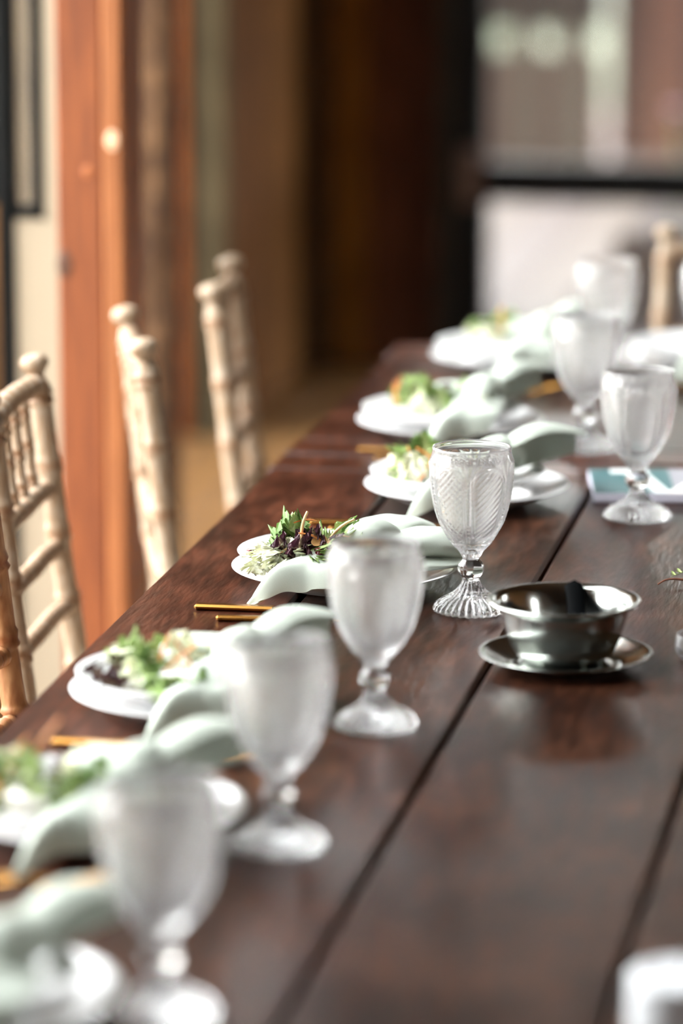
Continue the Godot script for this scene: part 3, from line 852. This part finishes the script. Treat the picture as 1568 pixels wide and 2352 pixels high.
# ---------------------------------------------------------------- outside
func outside() -> void:
	var dk := thing("floor_deck", Vector3.ZERO)
	struct(dk)
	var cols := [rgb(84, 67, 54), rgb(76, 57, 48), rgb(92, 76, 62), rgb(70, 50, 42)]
	var dm := MB.new()
	dm.box(Vector3(-0.097, -0.06, -17.0), Vector3(0.097, -0.02, -10.06), 0.003)
	var dmesh := dm.mesh()
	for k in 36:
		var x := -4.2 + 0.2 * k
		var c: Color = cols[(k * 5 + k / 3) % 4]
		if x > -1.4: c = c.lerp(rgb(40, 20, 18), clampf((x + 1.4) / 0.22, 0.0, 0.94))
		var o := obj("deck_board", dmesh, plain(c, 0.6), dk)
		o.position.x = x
	struct(bar("floor_yard", Vector3(-20, -0.3, -40), Vector3(16, -0.1, 20), plain(rgb(58, 62, 42), 0.9)))
	# fence: boards in two tones under an open band and a dark top rail
	var f := thing("porch_railing", Vector3.ZERO, "pale and tan boarded railing with a dark top rail seen through the glass door", "railing")
	bar("top_rail", Vector3(-4.0, 0.50, -15.06), Vector3(-1.64, 0.74, -14.94), plain(rgb(30, 21, 13), 0.8), f)
	var pale := plain(rgb(80, 71, 58), 0.7)
	var tan := plain(rgb(82, 61, 49), 0.7)
	var edges := [-4.0, -3.62, -3.5, -3.12, -3.0, -2.62, -2.5, -2.12, -2.075, -1.989, -1.893, -1.818, -1.69, -1.642]
	for k in edges.size() - 1:
		var post := k % 2 == 1
		if k >= 8: post = k in [9, 11]
		bar("post" if post else "board", Vector3(edges[k] + 0.001, -0.02, -15.02), Vector3(edges[k + 1] - 0.001, 0.499 if post else 0.40, -14.97 if post else -14.99), pale if post else tan, f)
	# red boarded shed wall on the right
	var s := thing("shed", Vector3.ZERO, "reddish brown boarded shed wall outside the glass door", "shed")
	var reds := [rgb(70, 33, 14), rgb(86, 45, 24), rgb(52, 24, 10), rgb(96, 54, 32)]
	for k in 26:
		bar("board", Vector3(-1.62 + 0.15 * k, -0.02, -15.3), Vector3(-1.62 + 0.15 * k + 0.146, 2.4, -15.2 + 0.01 * (k % 2)), plain(reds[(k * 3 + k / 4) % 4], 0.8), s)
	bar("roof", Vector3(-1.8, 2.401, -17.5), Vector3(2.5, 2.5, -15.0), M.table_dark, s)
	bar("back", Vector3(-1.62, -0.02, -17.3), Vector3(2.28, 2.4, -15.31), plain(rgb(120, 70, 50), 0.8), s)
	# added porch roof and side wall, out of view, dimming the deck
	struct(bar("ceiling_added_porch", Vector3(-5.0, 3.35, -14.8), Vector3(6.0, 3.45, -10.12), M.ceiling))
	struct(bar("wall_added_porch", Vector3(-5.1, -0.1, -14.8), Vector3(-5.0, 3.35, -10.12), M.table_dark))
	# guessed planter standing in for a dark area, with a pink flower
	var p := thing("planter", Vector3.ZERO, "dark brown planter-shaped stand-in on the deck outside the door", "planter")
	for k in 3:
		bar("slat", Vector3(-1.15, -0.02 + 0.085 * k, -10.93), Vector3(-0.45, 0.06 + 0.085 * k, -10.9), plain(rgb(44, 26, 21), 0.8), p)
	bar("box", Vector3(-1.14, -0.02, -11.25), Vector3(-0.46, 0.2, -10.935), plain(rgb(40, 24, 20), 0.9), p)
	var fw := thing("flower", Vector3(-0.985, 0.2, -11.0), "pink flower on a green stem in the planter outside", "flower")
	var st := MB.new()
	st.sweep(smooth([Vector3(0, 0, 0), Vector3(0.01, 0.18, 0), Vector3(0, 0.36, 0.01)], 12), PackedVector2Array(range(13).map(func(_k): return Vector2(0.004, 0.004))), 8)
	obj("flower_stem", st.mesh(), M.leafgreen, fw)
	for q in 8:
		var pm := MB.new()
		pm.grid(6, 8, func(i: int, j: int):
			var v := j / 8.0
			var u := i / 3.0 - 1.0
			return Vector3(u * 0.022 * sin(PI * clampf(v * 0.9 + 0.08, 0, 1)), 0.012 * sin(v * PI * 0.7), -0.05 * v))
		var pe := obj("petal", pm.mesh(), plain(rgb(232, 190, 206), 0.7), fw)
		pe.position = Vector3(0, 0.36, 0.01)
		pe.rotation = Vector3(0.5, TAU * q / 8.0, 0)
	# shrubs and trees
	shrub(Vector3(-2.7, 0, -18.4), 0.75, 0.62, 300, 1, "round green shrub behind the picket railing", rgb(56, 72, 38))
	shrub(Vector3(-1.5, 0, -18.9), 0.5, 0.55, 260, 2, "light green shrub between the railing and the shed", rgb(60, 76, 42))
	var kinds := ["leafy green tree outside the right-hand windows, %s", "tall green tree added unseen far beyond the glass door, %s"]
	var spots := [[Vector3(7.5, 0, -4.0), 2.0, 0, "middle one"], [Vector3(7.6, 0, 1.0), 2.2, 0, "nearest the camera"], [Vector3(7.4, 0, -9.0), 2.0, 0, "farthest away"],
		[Vector3(-6.6, 0, -25.0), 2.4, 1, "leftmost"], [Vector3(-1.5, 0, -26.5), 2.4, 1, "behind the railing"], [Vector3(3.4, 0, -25.5), 2.3, 1, "behind the shed"]]  # trees past the door are added, out of view, to mute the table reflection
	for k in spots.size():
		var t: Array = spots[k]
		tree(t[0], t[1], 3.0 if t[2] == 0 else 6.5, 900, 11 + k, kinds[t[2]] % t[3], rgb(60, 76, 44))

func foliage(r: float, lo: float, h: float, n: int, size: float) -> ArrayMesh:
	var lm := MB.new()
	for k in n:
		var d := Vector3(rng.randfn(), rng.randfn(), rng.randfn()).normalized() * pow(rng.randf(), 0.35)
		var p := Vector3(d.x * r, lo + (h - lo) * (0.5 + 0.5 * d.y), d.z * r)
		var b := Basis.from_euler(Vector3(rng.randf() * TAU, rng.randf() * TAU, rng.randf() * TAU)) * size * rng.randf_range(0.7, 1.3)
		lm.grid(2, 3, func(i: int, j: int):
			var u := i - 1.0
			var v := j / 3.0
			return p + b * Vector3(u * 0.5 * sin(PI * clampf(v, 0.03, 0.97)), 0.15 * absf(u), v))
	return lm.mesh()

func shrub(at: Vector3, r: float, h: float, n: int, sd: int, label: String, c: Color) -> void:
	var s := thing("shrub", at, label, "shrub")
	rng.seed = sd
	obj("foliage", foliage(r, 0.0, h, n, 0.06), plain(c, 0.7), s).set_meta("kind", "stuff")
	var tr := MB.new()
	tr.sweep(smooth([Vector3(0, -0.1, 0), Vector3(0.02, h * 0.3, 0), Vector3(0, h * 0.7, 0.03)], 10), PackedVector2Array(range(11).map(func(q): return Vector2.ONE * 0.02 * (1.0 - 0.06 * q))), 10)
	obj("stem", tr.mesh(), M.stem_red, s)

func tree(at: Vector3, r: float, h: float, n: int, sd: int, label: String, c: Color) -> void:
	var s := thing("tree", at, label, "tree")
	rng.seed = sd
	obj("crown", foliage(r, h * 0.16, h, n, 0.42), plain(c, 0.7), s).set_meta("kind", "stuff")
	var tr := MB.new()
	tr.sweep(smooth([Vector3(0, -0.1, 0), Vector3(0.05, h * 0.3, 0), Vector3(0, h * 0.8, 0.03)], 10), PackedVector2Array(range(11).map(func(q): return Vector2.ONE * 0.16 * (1.0 - 0.08 * q))), 10)
	obj("trunk", tr.mesh(), M.stem_red, s)

# ---------------------------------------------------------------- tables and chairs
func table(z_near: float, z_far: float, xs: Array, label: String, seed_: int) -> void:
	var t := thing("farm_table", Vector3.ZERO, label, "table", "farm tables set end to end")
	var th := 0.042
	var e := 0.098
	for k in xs.size() - 1:
		var dip := 0.0008 * ((k * 5 + seed_) % 3)
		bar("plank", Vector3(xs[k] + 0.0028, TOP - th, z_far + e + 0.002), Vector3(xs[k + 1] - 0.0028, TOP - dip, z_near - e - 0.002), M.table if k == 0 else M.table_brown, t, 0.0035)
	bar("end_board", Vector3(xs[0] - 0.004, TOP - th, z_far), Vector3(xs[-1] + 0.004, TOP - 0.0005, z_far + e), M.table, t, 0.006)
	bar("end_board", Vector3(xs[0] - 0.004, TOP - th, z_near - e), Vector3(xs[-1] + 0.004, TOP - 0.0005, z_near), M.table, t, 0.006)
	var x0: float = xs[0] + 0.07
	var x1: float = xs[-1] - 0.07
	bar("apron", Vector3(x0, TOP - 0.14, z_far + 0.1), Vector3(x0 + 0.025, TOP - th, z_near - 0.1), M.table_dark, t)
	bar("apron", Vector3(x1 - 0.025, TOP - 0.14, z_far + 0.1), Vector3(x1, TOP - th, z_near - 0.1), M.table_dark, t)
	bar("apron", Vector3(x0 + 0.026, TOP - 0.14, z_far + 0.1), Vector3(x1 - 0.026, TOP - th, z_far + 0.125), M.table_dark, t)
	bar("apron", Vector3(x0 + 0.026, TOP - 0.14, z_near - 0.125), Vector3(x1 - 0.026, TOP - th, z_near - 0.1), M.table_dark, t)
	bar("panel", Vector3(x0 + 0.026, TOP - 0.06, z_far + 0.126), Vector3(x1 - 0.026, TOP - th - 0.001, z_near - 0.126), M.table_dark, t)
	for x in [x0 + 0.03, x1 - 0.03]:
		for z in [z_far + 0.17, z_near - 0.17]:
			var b := MB.new()
			b.lathe(smooth2([Vector2(0.03, 0.0), Vector2(0.028, 0.05), Vector2(0.038, 0.15), Vector2(0.034, 0.35), Vector2(0.042, 0.5), Vector2(0.03, 0.54), Vector2(0.042, 0.58), Vector2(0.042, TOP - th - 0.002)], 40), 24)
			var o := obj("leg", b.mesh(), M.table_dark, t)
			o.position = Vector3(x, 0, z)

func furniture() -> void:
	var xs := [-0.913, -0.742, -0.503, -0.275, -0.047, 0.13]
	table(-2.2, -4.703, xs, "long dark-stained farm table under the settings in front", 0)
	table(-4.709, -5.6, xs, "short dark-stained farm table at the far end of the long one", 1)
	var w := chair_proto(M.washed)
	place_chair(w, true, Vector3(-1.167, 0, -4.446), 0.05, "white-washed chair with four spindles showing, left of the orange post")
	place_chair(w, false, Vector3(-1.148, 0, -4.843), 0.31, "white-washed chair seen edge-on in front of the orange post's right edge")
	place_chair(w, false, Vector3(-1.110, 0, -5.336), 0.11, "white-washed chair farthest along the left side, before the dark boards")
	var nch := chair_proto(M.natural)
	place_chair(nch, true, Vector3(-1.088, 0, -3.90), 0.0, "natural tan chair nearest the camera at the left edge")
	var far := dup(w, Vector3(-0.395, 0, -5.545), "pale wooden chair at the far head of the table")
	tag(far, "", "chair", "")
	far.rotation.y = -PI / 2

# ---------------------------------------------------------------- everything on the table
func tableware() -> void:
	var g := goblet_proto()
	var gl := [[Vector3(-0.553, TOP, -3.869), "sharp clear pressed-glass goblet beside the steel bowl", -0.46], [Vector3(-0.587, TOP, -2.56), "nearest blurred goblet at the bottom left, its foot cut by the frame", 0.1], [Vector3(-0.586, TOP, -2.991), "large blurred goblet in the left half, second from the camera", 0.7],
		[Vector3(-0.573, TOP, -3.388), "blurred goblet overlapping the sharp plate's napkin", 1.1], [Vector3(-0.431, TOP, -4.375), "goblet in front of the teal booklet", 0.2], [Vector3(-0.540, TOP, -4.79), "blurred goblet behind the one by the booklet", 0.9], [Vector3(-0.567, TOP, -5.29), "farthest whole goblet, before the glass door", 0.5], [Vector3(-0.420, TOP, -5.30), "goblet at the far right, cut by the frame", 0.3]]
	for k in gl.size():
		var o := g if k == 0 else dup(g, Vector3.ZERO)
		o.position = gl[k][0] + Vector3(0, 0.0005, 0)
		o.rotation.y = gl[k][2]
		tag(o, gl[k][1], "goblet", "pressed-glass goblets along the table")
	# settings: lower plate, upper plate, napkin, knife and fork
	var low := thing("dinner_plate", Vector3.ZERO)
	obj("plate_body", plate_mesh(0.122, 0.021), M.china, low)
	var up := thing("salad_plate", Vector3.ZERO)
	obj("plate_body", plate_mesh(0.104, 0.021), M.china, up)
	var nap := napkin_proto(false)
	var nap_open := napkin_proto(true)
	var kn := knife_proto()
	var fk := fork_proto()
	var st := [
		[Vector3(-0.705, TOP, -3.975), 0.0, "at the sharp middle setting"],
		[Vector3(-0.735, TOP, -2.535), 0.5, "at the bottom left corner"],
		[Vector3(-0.743, TOP, -3.018), 0.3, "second from the camera"],
		[Vector3(-0.747, TOP, -3.429), 0.4, "third from the camera"],
		[Vector3(-0.641, TOP, -4.447), 0.2, "behind the sharp goblet"],
		[Vector3(-0.724, TOP, -4.871), 0.45, "second from the far end"],
		[Vector3(-0.710, TOP, -5.409), 0.45, "at the far end by the door"],
		[Vector3(-0.440, TOP, -5.45), 0.3, "at the far right edge of the frame"]]
	var cut := [[Vector3(-0.838, TOP, -3.825), Vector3(-0.805, TOP, -3.777)], [Vector3(-0.86, TOP, -2.385), Vector3(-0.83, TOP, -2.345)], [Vector3(-0.89, TOP, -2.868), Vector3(-0.875, TOP, -2.832)], [Vector3(-0.85, TOP, -3.272), Vector3(-0.816, TOP, -3.232)], [Vector3(-0.80, TOP, -4.27), Vector3(-0.77, TOP, -4.235)], [Vector3(-0.82, TOP, -4.725), Vector3(-0.79, TOP, -4.67)], [Vector3(-0.82, TOP, -5.227), Vector3(-0.79, TOP, -5.195)], [Vector3(-0.55, TOP, -5.29), Vector3(-0.52, TOP, -5.25)]]
	for k in st.size():
		var c: Vector3 = st[k][0]
		var where: String = st[k][2]
		var first := k == 0
		var a := low if first else dup(low, Vector3.ZERO)
		a.position = c + Vector3(0, 0.0004, 0)
		tag(a, "white round dinner plate under the salad plate " + where, "plate", "white dinner plates")
		var b := up if first else dup(up, Vector3.ZERO)
		b.position = c + Vector3(-0.010, 0.0185, 0.010)
		tag(b, "white salad plate stacked " + where, "plate", "white salad plates")
		var n := nap if first else (nap_open if k == 1 else dup(nap_open, Vector3.ZERO))
		n.position = c
		n.rotation.y = st[k][1]
		if not first: n.scale = Vector3(1.0, 1.05, 1.0)
		tag(n, "pale sage linen napkin knotted " + where, "napkin", "knotted sage napkins")
		var q := kn if first else dup(kn, Vector3.ZERO)
		q.position = cut[k][0] + Vector3(0, 0.0004, 0)
		q.rotation.y = 0.02 + 0.05 * sin(k * 2.0)
		tag(q, "gold table knife beside the plates " + where, "knife", "gold knives")
		var f := fk if first else dup(fk, Vector3.ZERO)
		f.position = cut[k][1] + Vector3(0, 0.0004, 0)
		f.rotation.y = 0.03 + 0.06 * sin(k * 3.0 + 1.0)
		tag(f, "gold fork lying next to the knife " + where, "fork", "gold forks")
	salads(st)
	bowl()
	others()

func salads(st: Array) -> void:
	var c: Vector3 = st[0][0]
	var w := "in the sharp salad"
	# the sharp salad, piece by piece
	var p := [
		["pale", Vector3(-0.070, 0.028, 0.092), Vector3(12, 70, 10), 0.75, "whitish shredded lettuce leaf at the far left of the sharp salad"],
		["pale", Vector3(-0.050, 0.028, 0.106), Vector3(14, 30, -8), 0.85, "whitish lettuce leaf lying frontmost in the sharp salad"],
		["pale", Vector3(-0.060, 0.034, 0.092), Vector3(30, 130, 6), 0.8, "pale yellowish lettuce leaf near the single cranberry on the plate rim"],
		["pale", Vector3(-0.044, 0.033, 0.096), Vector3(34, -20, 12), 0.9, "pale lettuce leaf heaped on the frontmost white leaf of the sharp salad"],
		["pale", Vector3(-0.058, 0.029, 0.080), Vector3(24, 100, -10), 0.9, "pale lettuce leaf behind the white heap of the sharp salad"],
		["green_b", Vector3(-0.024, 0.030, 0.096), Vector3(10, -60, 14), 0.85, "curled pale lettuce leaf with a green edge at the front of the sharp salad"],
		["green_b", Vector3(-0.006, 0.030, 0.092), Vector3(24, -30, -10), 0.8, "light green lettuce leaf at the front right of the sharp salad"],
		["green", Vector3(-0.056, 0.034, 0.058), Vector3(66, 70, 30), 0.85, "frilly green lettuce leaf standing up at the left of the sharp salad"],
		["green", Vector3(-0.048, 0.046, 0.050), Vector3(80, 30, 10), 0.95, "tallest frilly green lettuce leaf of the sharp salad"],
		["green", Vector3(0.010, 0.032, 0.036), Vector3(58, -50, -16), 0.95, "frilly green lettuce leaf at the right end of the sharp salad"],
		["green_b", Vector3(0.012, 0.036, 0.046), Vector3(50, -80, 0), 0.8, "bright frilly lettuce leaf beside the napkin in the sharp salad"],
		["green_b", Vector3(-0.010, 0.040, 0.050), Vector3(64, 20, 0), 0.8, "grey-green lettuce leaf folded upright at the back of the sharp salad"],
		["red", Vector3(-0.048, 0.034, 0.084), Vector3(62, 16, 24), 0.85, "dark red lettuce leaf rising left of the carrot in the sharp salad"],
		["red", Vector3(-0.036, 0.032, 0.088), Vector3(66, -14, -20), 0.95, "red oak lettuce leaf with a pale rib in the sharp salad"],
		["red", Vector3(-0.016, 0.040, 0.062), Vector3(78, -10, 8), 0.9, "purple lettuce leaf standing in the middle of the sharp salad"],
		["red", Vector3(-0.030, 0.036, 0.072), Vector3(40, 40, 0), 0.9, "dark purple lettuce leaf deep in the sharp salad"],
		["red", Vector3(-0.008, 0.036, 0.076), Vector3(30, -70, 10), 0.85, "dark purple leaf near the cranberries in the sharp salad"],
		["shred_pale", Vector3(-0.033, 0.052, 0.072), Vector3(4, 0, 6), 1.0, "pale carrot shred standing upright in the sharp salad"],
		["shred_pale", Vector3(-0.008, 0.058, 0.064), Vector3(-8, 10, -34), 0.9, "pale carrot shred leaning right in the sharp salad"],
		["shred", Vector3(-0.036, 0.070, 0.078), Vector3(10, 20, -96), 0.7, "bright orange carrot shred curling forward in the sharp salad"],
		["shred", Vector3(-0.044, 0.078, 0.064), Vector3(0, 30, -74), 0.6, "thin orange carrot shred behind the upright one in the sharp salad"],
		["shred", Vector3(-0.002, 0.060, 0.058), Vector3(0, -20, -60), 0.5, "short orange carrot shred by the almond slice"],
		["shred_pale", Vector3(-0.062, 0.044, 0.084), Vector3(0, 0, -50), 0.8, "pale carrot shred on the left slope of the sharp salad"],
		["almond", Vector3(0.000, 0.058, 0.070), Vector3(20, 0, -10), 0.8, "tan almond slice on top of the sharp salad"],
		["almond", Vector3(-0.016, 0.060, 0.070), Vector3(50, 40, 20), 0.9, "browner almond slice in the middle of the sharp salad"],
		["berry", Vector3(-0.095, 0.0405, 0.045), Vector3(0, 0, 0), 0.8, "single dried cranberry alone on the salad plate's rim"],
		["berry", Vector3(-0.012, 0.052, 0.086), Vector3(20, 50, 0), 1.1, "larger dark cranberry at the front of the sharp salad"],
		["berry", Vector3(-0.021, 0.047, 0.090), Vector3(80, 20, 10), 1.0, "dark cranberry left of the larger one in the sharp salad"],
		["berry", Vector3(0.012, 0.050, 0.072), Vector3(10, 80, 40), 0.9, "dark cranberry at the right of the sharp salad"]]
	for q in p:
		bite(q[0], c + q[1], q[2], q[3], q[4])
	mound(Vector3(-0.80, TOP + 0.026, -2.50), 0.05, 0.03, 10, 21, "at the bottom left corner")
	mound(Vector3(-0.79, TOP + 0.027, -2.985), 0.055, 0.045, 21, 22, "second from the camera")
	mound(Vector3(-0.762, TOP + 0.027, -3.39), 0.05, 0.036, 21, 23, "third from the camera")
	mound(Vector3(-0.672, TOP + 0.027, -4.40), 0.045, 0.036, 21, 24, "behind the sharp goblet")
	mound(Vector3(-0.745, TOP + 0.027, -4.85), 0.055, 0.045, 24, 25, "second from the far end")
	mound(Vector3(-0.735, TOP + 0.027, -5.40), 0.055, 0.045, 24, 26, "at the far end")

func bowl() -> void:
	var s := thing("steel_saucer", Vector3(-0.428, TOP + 0.0004, -3.655), "round stainless steel saucer under the steel bowl", "saucer")
	var b := MB.new()
	var p := PackedVector2Array([Vector2(0, 0.001)])
	p.append_array(smooth2([Vector2(0.046, 0.001), Vector2(0.055, 0.0), Vector2(0.066, 0.004), Vector2(0.080, 0.0115), Vector2(0.0850, 0.0125), Vector2(0.0853, 0.0135), Vector2(0.080, 0.0128), Vector2(0.066, 0.0055), Vector2(0.055, 0.0014), Vector2(0.046, 0.0022)], 40))
	p.append(Vector2(0, 0.0022))
	b.lathe(p, 96)
	obj("saucer_body", b.mesh(), M.steel, s)
	var o := thing("steel_bowl", Vector3(-0.431, TOP + 0.003, -3.665), "stainless steel bowl with a rolled rim on its saucer", "bowl")
	b = MB.new()
	p = PackedVector2Array([Vector2(0, 0.001), Vector2(0.037, 0.001)])
	p.append_array(smooth2([Vector2(0.039, 0.0), Vector2(0.043, 0.003), Vector2(0.0500, 0.0095), Vector2(0.0555, 0.022), Vector2(0.0620, 0.045), Vector2(0.0655, 0.0545), Vector2(0.070, 0.0575), Vector2(0.0745, 0.0585), Vector2(0.0755, 0.060), Vector2(0.0735, 0.0613), Vector2(0.069, 0.0600), Vector2(0.0655, 0.0565), Vector2(0.061, 0.045), Vector2(0.0545, 0.0225), Vector2(0.0488, 0.0112), Vector2(0.039, 0.004)], 90))
	p.append(Vector2(0, 0.0035))
	b.lathe(p, 128)
	obj("bowl_body", b.mesh(), M.steel, o)
	var sp := thing("spoon", Vector3(-0.431, TOP + 0.003, -3.665), "dark spoon-shaped stand-in inside the steel bowl", "spoon")  # guessed spoon, standing in for a dark shape inside the bowl
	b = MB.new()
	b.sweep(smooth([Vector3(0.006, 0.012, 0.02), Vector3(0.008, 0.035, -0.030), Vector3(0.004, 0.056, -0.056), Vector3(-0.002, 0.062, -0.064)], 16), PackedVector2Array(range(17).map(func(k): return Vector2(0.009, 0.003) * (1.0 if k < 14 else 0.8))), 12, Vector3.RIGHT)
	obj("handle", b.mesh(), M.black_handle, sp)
	b = MB.new()
	b.lathe(smooth2([Vector2(0, 0), Vector2(0.012, 0.002), Vector2(0.016, 0.006), Vector2(0.0155, 0.0065), Vector2(0.011, 0.003), Vector2(0, 0.0012)], 16), 24)
	var bs := obj("spoon_bowl", b.mesh(), M.steel, sp)
	bs.position = Vector3(0.006, 0.006, 0.03)

func print_cover() -> ImageTexture:
	var im := Image.create(256, 256, false, Image.FORMAT_RGB8)
	for y in 256:
		for x in 256:
			var u := x / 256.0
			var v := y / 256.0
			var c := rgb(44, 98, 102)
			if absf(u - 0.28 - 0.12 * (0.9 - v)) < 0.05 or (v > 0.82 and u > 0.12 and u < 0.34): c = rgb(226, 230, 230)
			if u > 0.46: c = rgb(150, 150, 158)
			if u > 0.52 + 0.3 * (v - 0.4): c = rgb(246, 238, 232)
			if u > 0.6 and v > 0.62 - 0.22 * (u - 0.6) and v < 0.95: c = rgb(226, 112, 78)
			im.set_pixel(x, y, c)
	return ImageTexture.create_from_image(im)

func others() -> void:
	# booklet behind the right-hand goblet
	var bk := thing("booklet", Vector3(-0.49, TOP + 0.0004, -4.455), "teal, white and orange booklet lying behind the right-hand goblet", "booklet")
	bk.rotation.y = 0.16
	bar("pages", Vector3(0.0, 0.0, -0.15), Vector3(0.21, 0.011, 0.0), plain(rgb(214, 212, 226), 0.6), bk, 0.001)
	var cv := MB.new()
	cv.grid(1, 1, func(i: int, j: int): return Vector3(0.0005 + 0.209 * i, 0.0114, -0.0005 - 0.149 * (1 - j)))
	cv.box(Vector3(0.0005, 0.0108, -0.1495), Vector3(0.2095, 0.01135, -0.0005), 0.0001)
	var cm := plain(Color.WHITE, 0.35)
	cm.albedo_texture = print_cover()
	var co := MB.new()
	co.grid(8, 8, func(i: int, j: int): return Vector3(0.0005 + 0.209 * i / 8.0, 0.0116, -0.1495 + 0.149 * (8 - j) / 8.0))
	co.grid(8, 8, func(i: int, j: int): return Vector3(0.0005 + 0.209 * i / 8.0, 0.0111, -0.1495 + 0.149 * j / 8.0))
	obj("cover", co.mesh(), cm, bk)
	# pale candle at the bottom right
	var ca := thing("candle", Vector3(-0.213, TOP + 0.0004, -2.55), "pale blue-white pillar candle at the bottom right corner", "candle")
	var b := MB.new()
	var p := PackedVector2Array([Vector2(0, 0)])
	p.append_array(smooth2([Vector2(0.036, 0.0), Vector2(0.038, 0.003), Vector2(0.038, 0.05), Vector2(0.037, 0.056), Vector2(0.032, 0.058), Vector2(0.02, 0.055)], 30))
	p.append(Vector2(0, 0.054))
	b.lathe(p, 48)
	obj("wax", b.mesh(), plain(rgb(244, 247, 250), 0.5), ca)
	b = MB.new()
	b.sweep(smooth([Vector3(0, 0.053, 0), Vector3(0.001, 0.06, 0), Vector3(0.003, 0.066, 0)], 6), PackedVector2Array(range(7).map(func(_k): return Vector2(0.0008, 0.0008))), 6)
	obj("wick", b.mesh(), M.dark_metal, ca)
	# small votive glass at the right edge
	var vt := thing("votive_holder", Vector3(-0.296, TOP + 0.0004, -3.705), "small pale glass votive holder at the right edge", "votive")
	b = MB.new()
	p = PackedVector2Array([Vector2(0, 0)])
	p.append_array(smooth2([Vector2(0.024, 0.0), Vector2(0.027, 0.004), Vector2(0.029, 0.012), Vector2(0.028, 0.022), Vector2(0.026, 0.0235), Vector2(0.0255, 0.012), Vector2(0.022, 0.005)], 30))
	p.append(Vector2(0, 0.004))
	b.lathe(p, 48)
	obj("holder", b.mesh(), M.glass_cup, vt)
	# garland fronds reaching in from the right
	var fr := thing("fern_frond", Vector3(-0.30, TOP, -4.05), "pale green fern tip reaching in at the right edge", "fern")
	var pth := smooth([Vector3(0.10, 0.012, 0.02), Vector3(0.04, 0.03, 0.02), Vector3(0.0, 0.034, 0.025), Vector3(-0.058, 0.012, 0.035)], 24)
	b = MB.new()
	b.sweep(pth, PackedVector2Array(range(25).map(func(k): return Vector2.ONE * 0.0012 * (1.1 - k / 26.0))), 8)
	obj("rachis", b.mesh(), M.leafgreen, fr)
	var lm := leaf_mesh(0.022, 0.0045, 0.0006, 3.0, 0.5, 0.3, rgb(206, 220, 150), rgb(176, 200, 116), 9, 0.05)
	for k in range(2, 24):
		for s in [-1.0, 1.0]:
			var o := obj("leaflet", lm, M.leaf, fr)
			o.position = pth[k]
			o.scale = Vector3.ONE * (0.35 + 0.75 * (24 - k) / 24.0)
			o.rotation = Vector3(0.1, s * 1.0 + PI / 2 + (0 if s > 0 else 0), 0)
	var tw := MB.new()
	tw.sweep(smooth([Vector3(-0.372, TOP + 0.002, -4.02), Vector3(-0.36, TOP + 0.006, -4.03), Vector3(-0.33, TOP + 0.004, -4.035), Vector3(-0.26, TOP + 0.003, -4.03)], 24), PackedVector2Array(range(25).map(func(k): return Vector2.ONE * (0.0007 + 0.00005 * k))), 8)
	tag(obj("twig", tw.mesh(), M.stem_red), "thin reddish twig below the fern tip at the right edge", "twig")
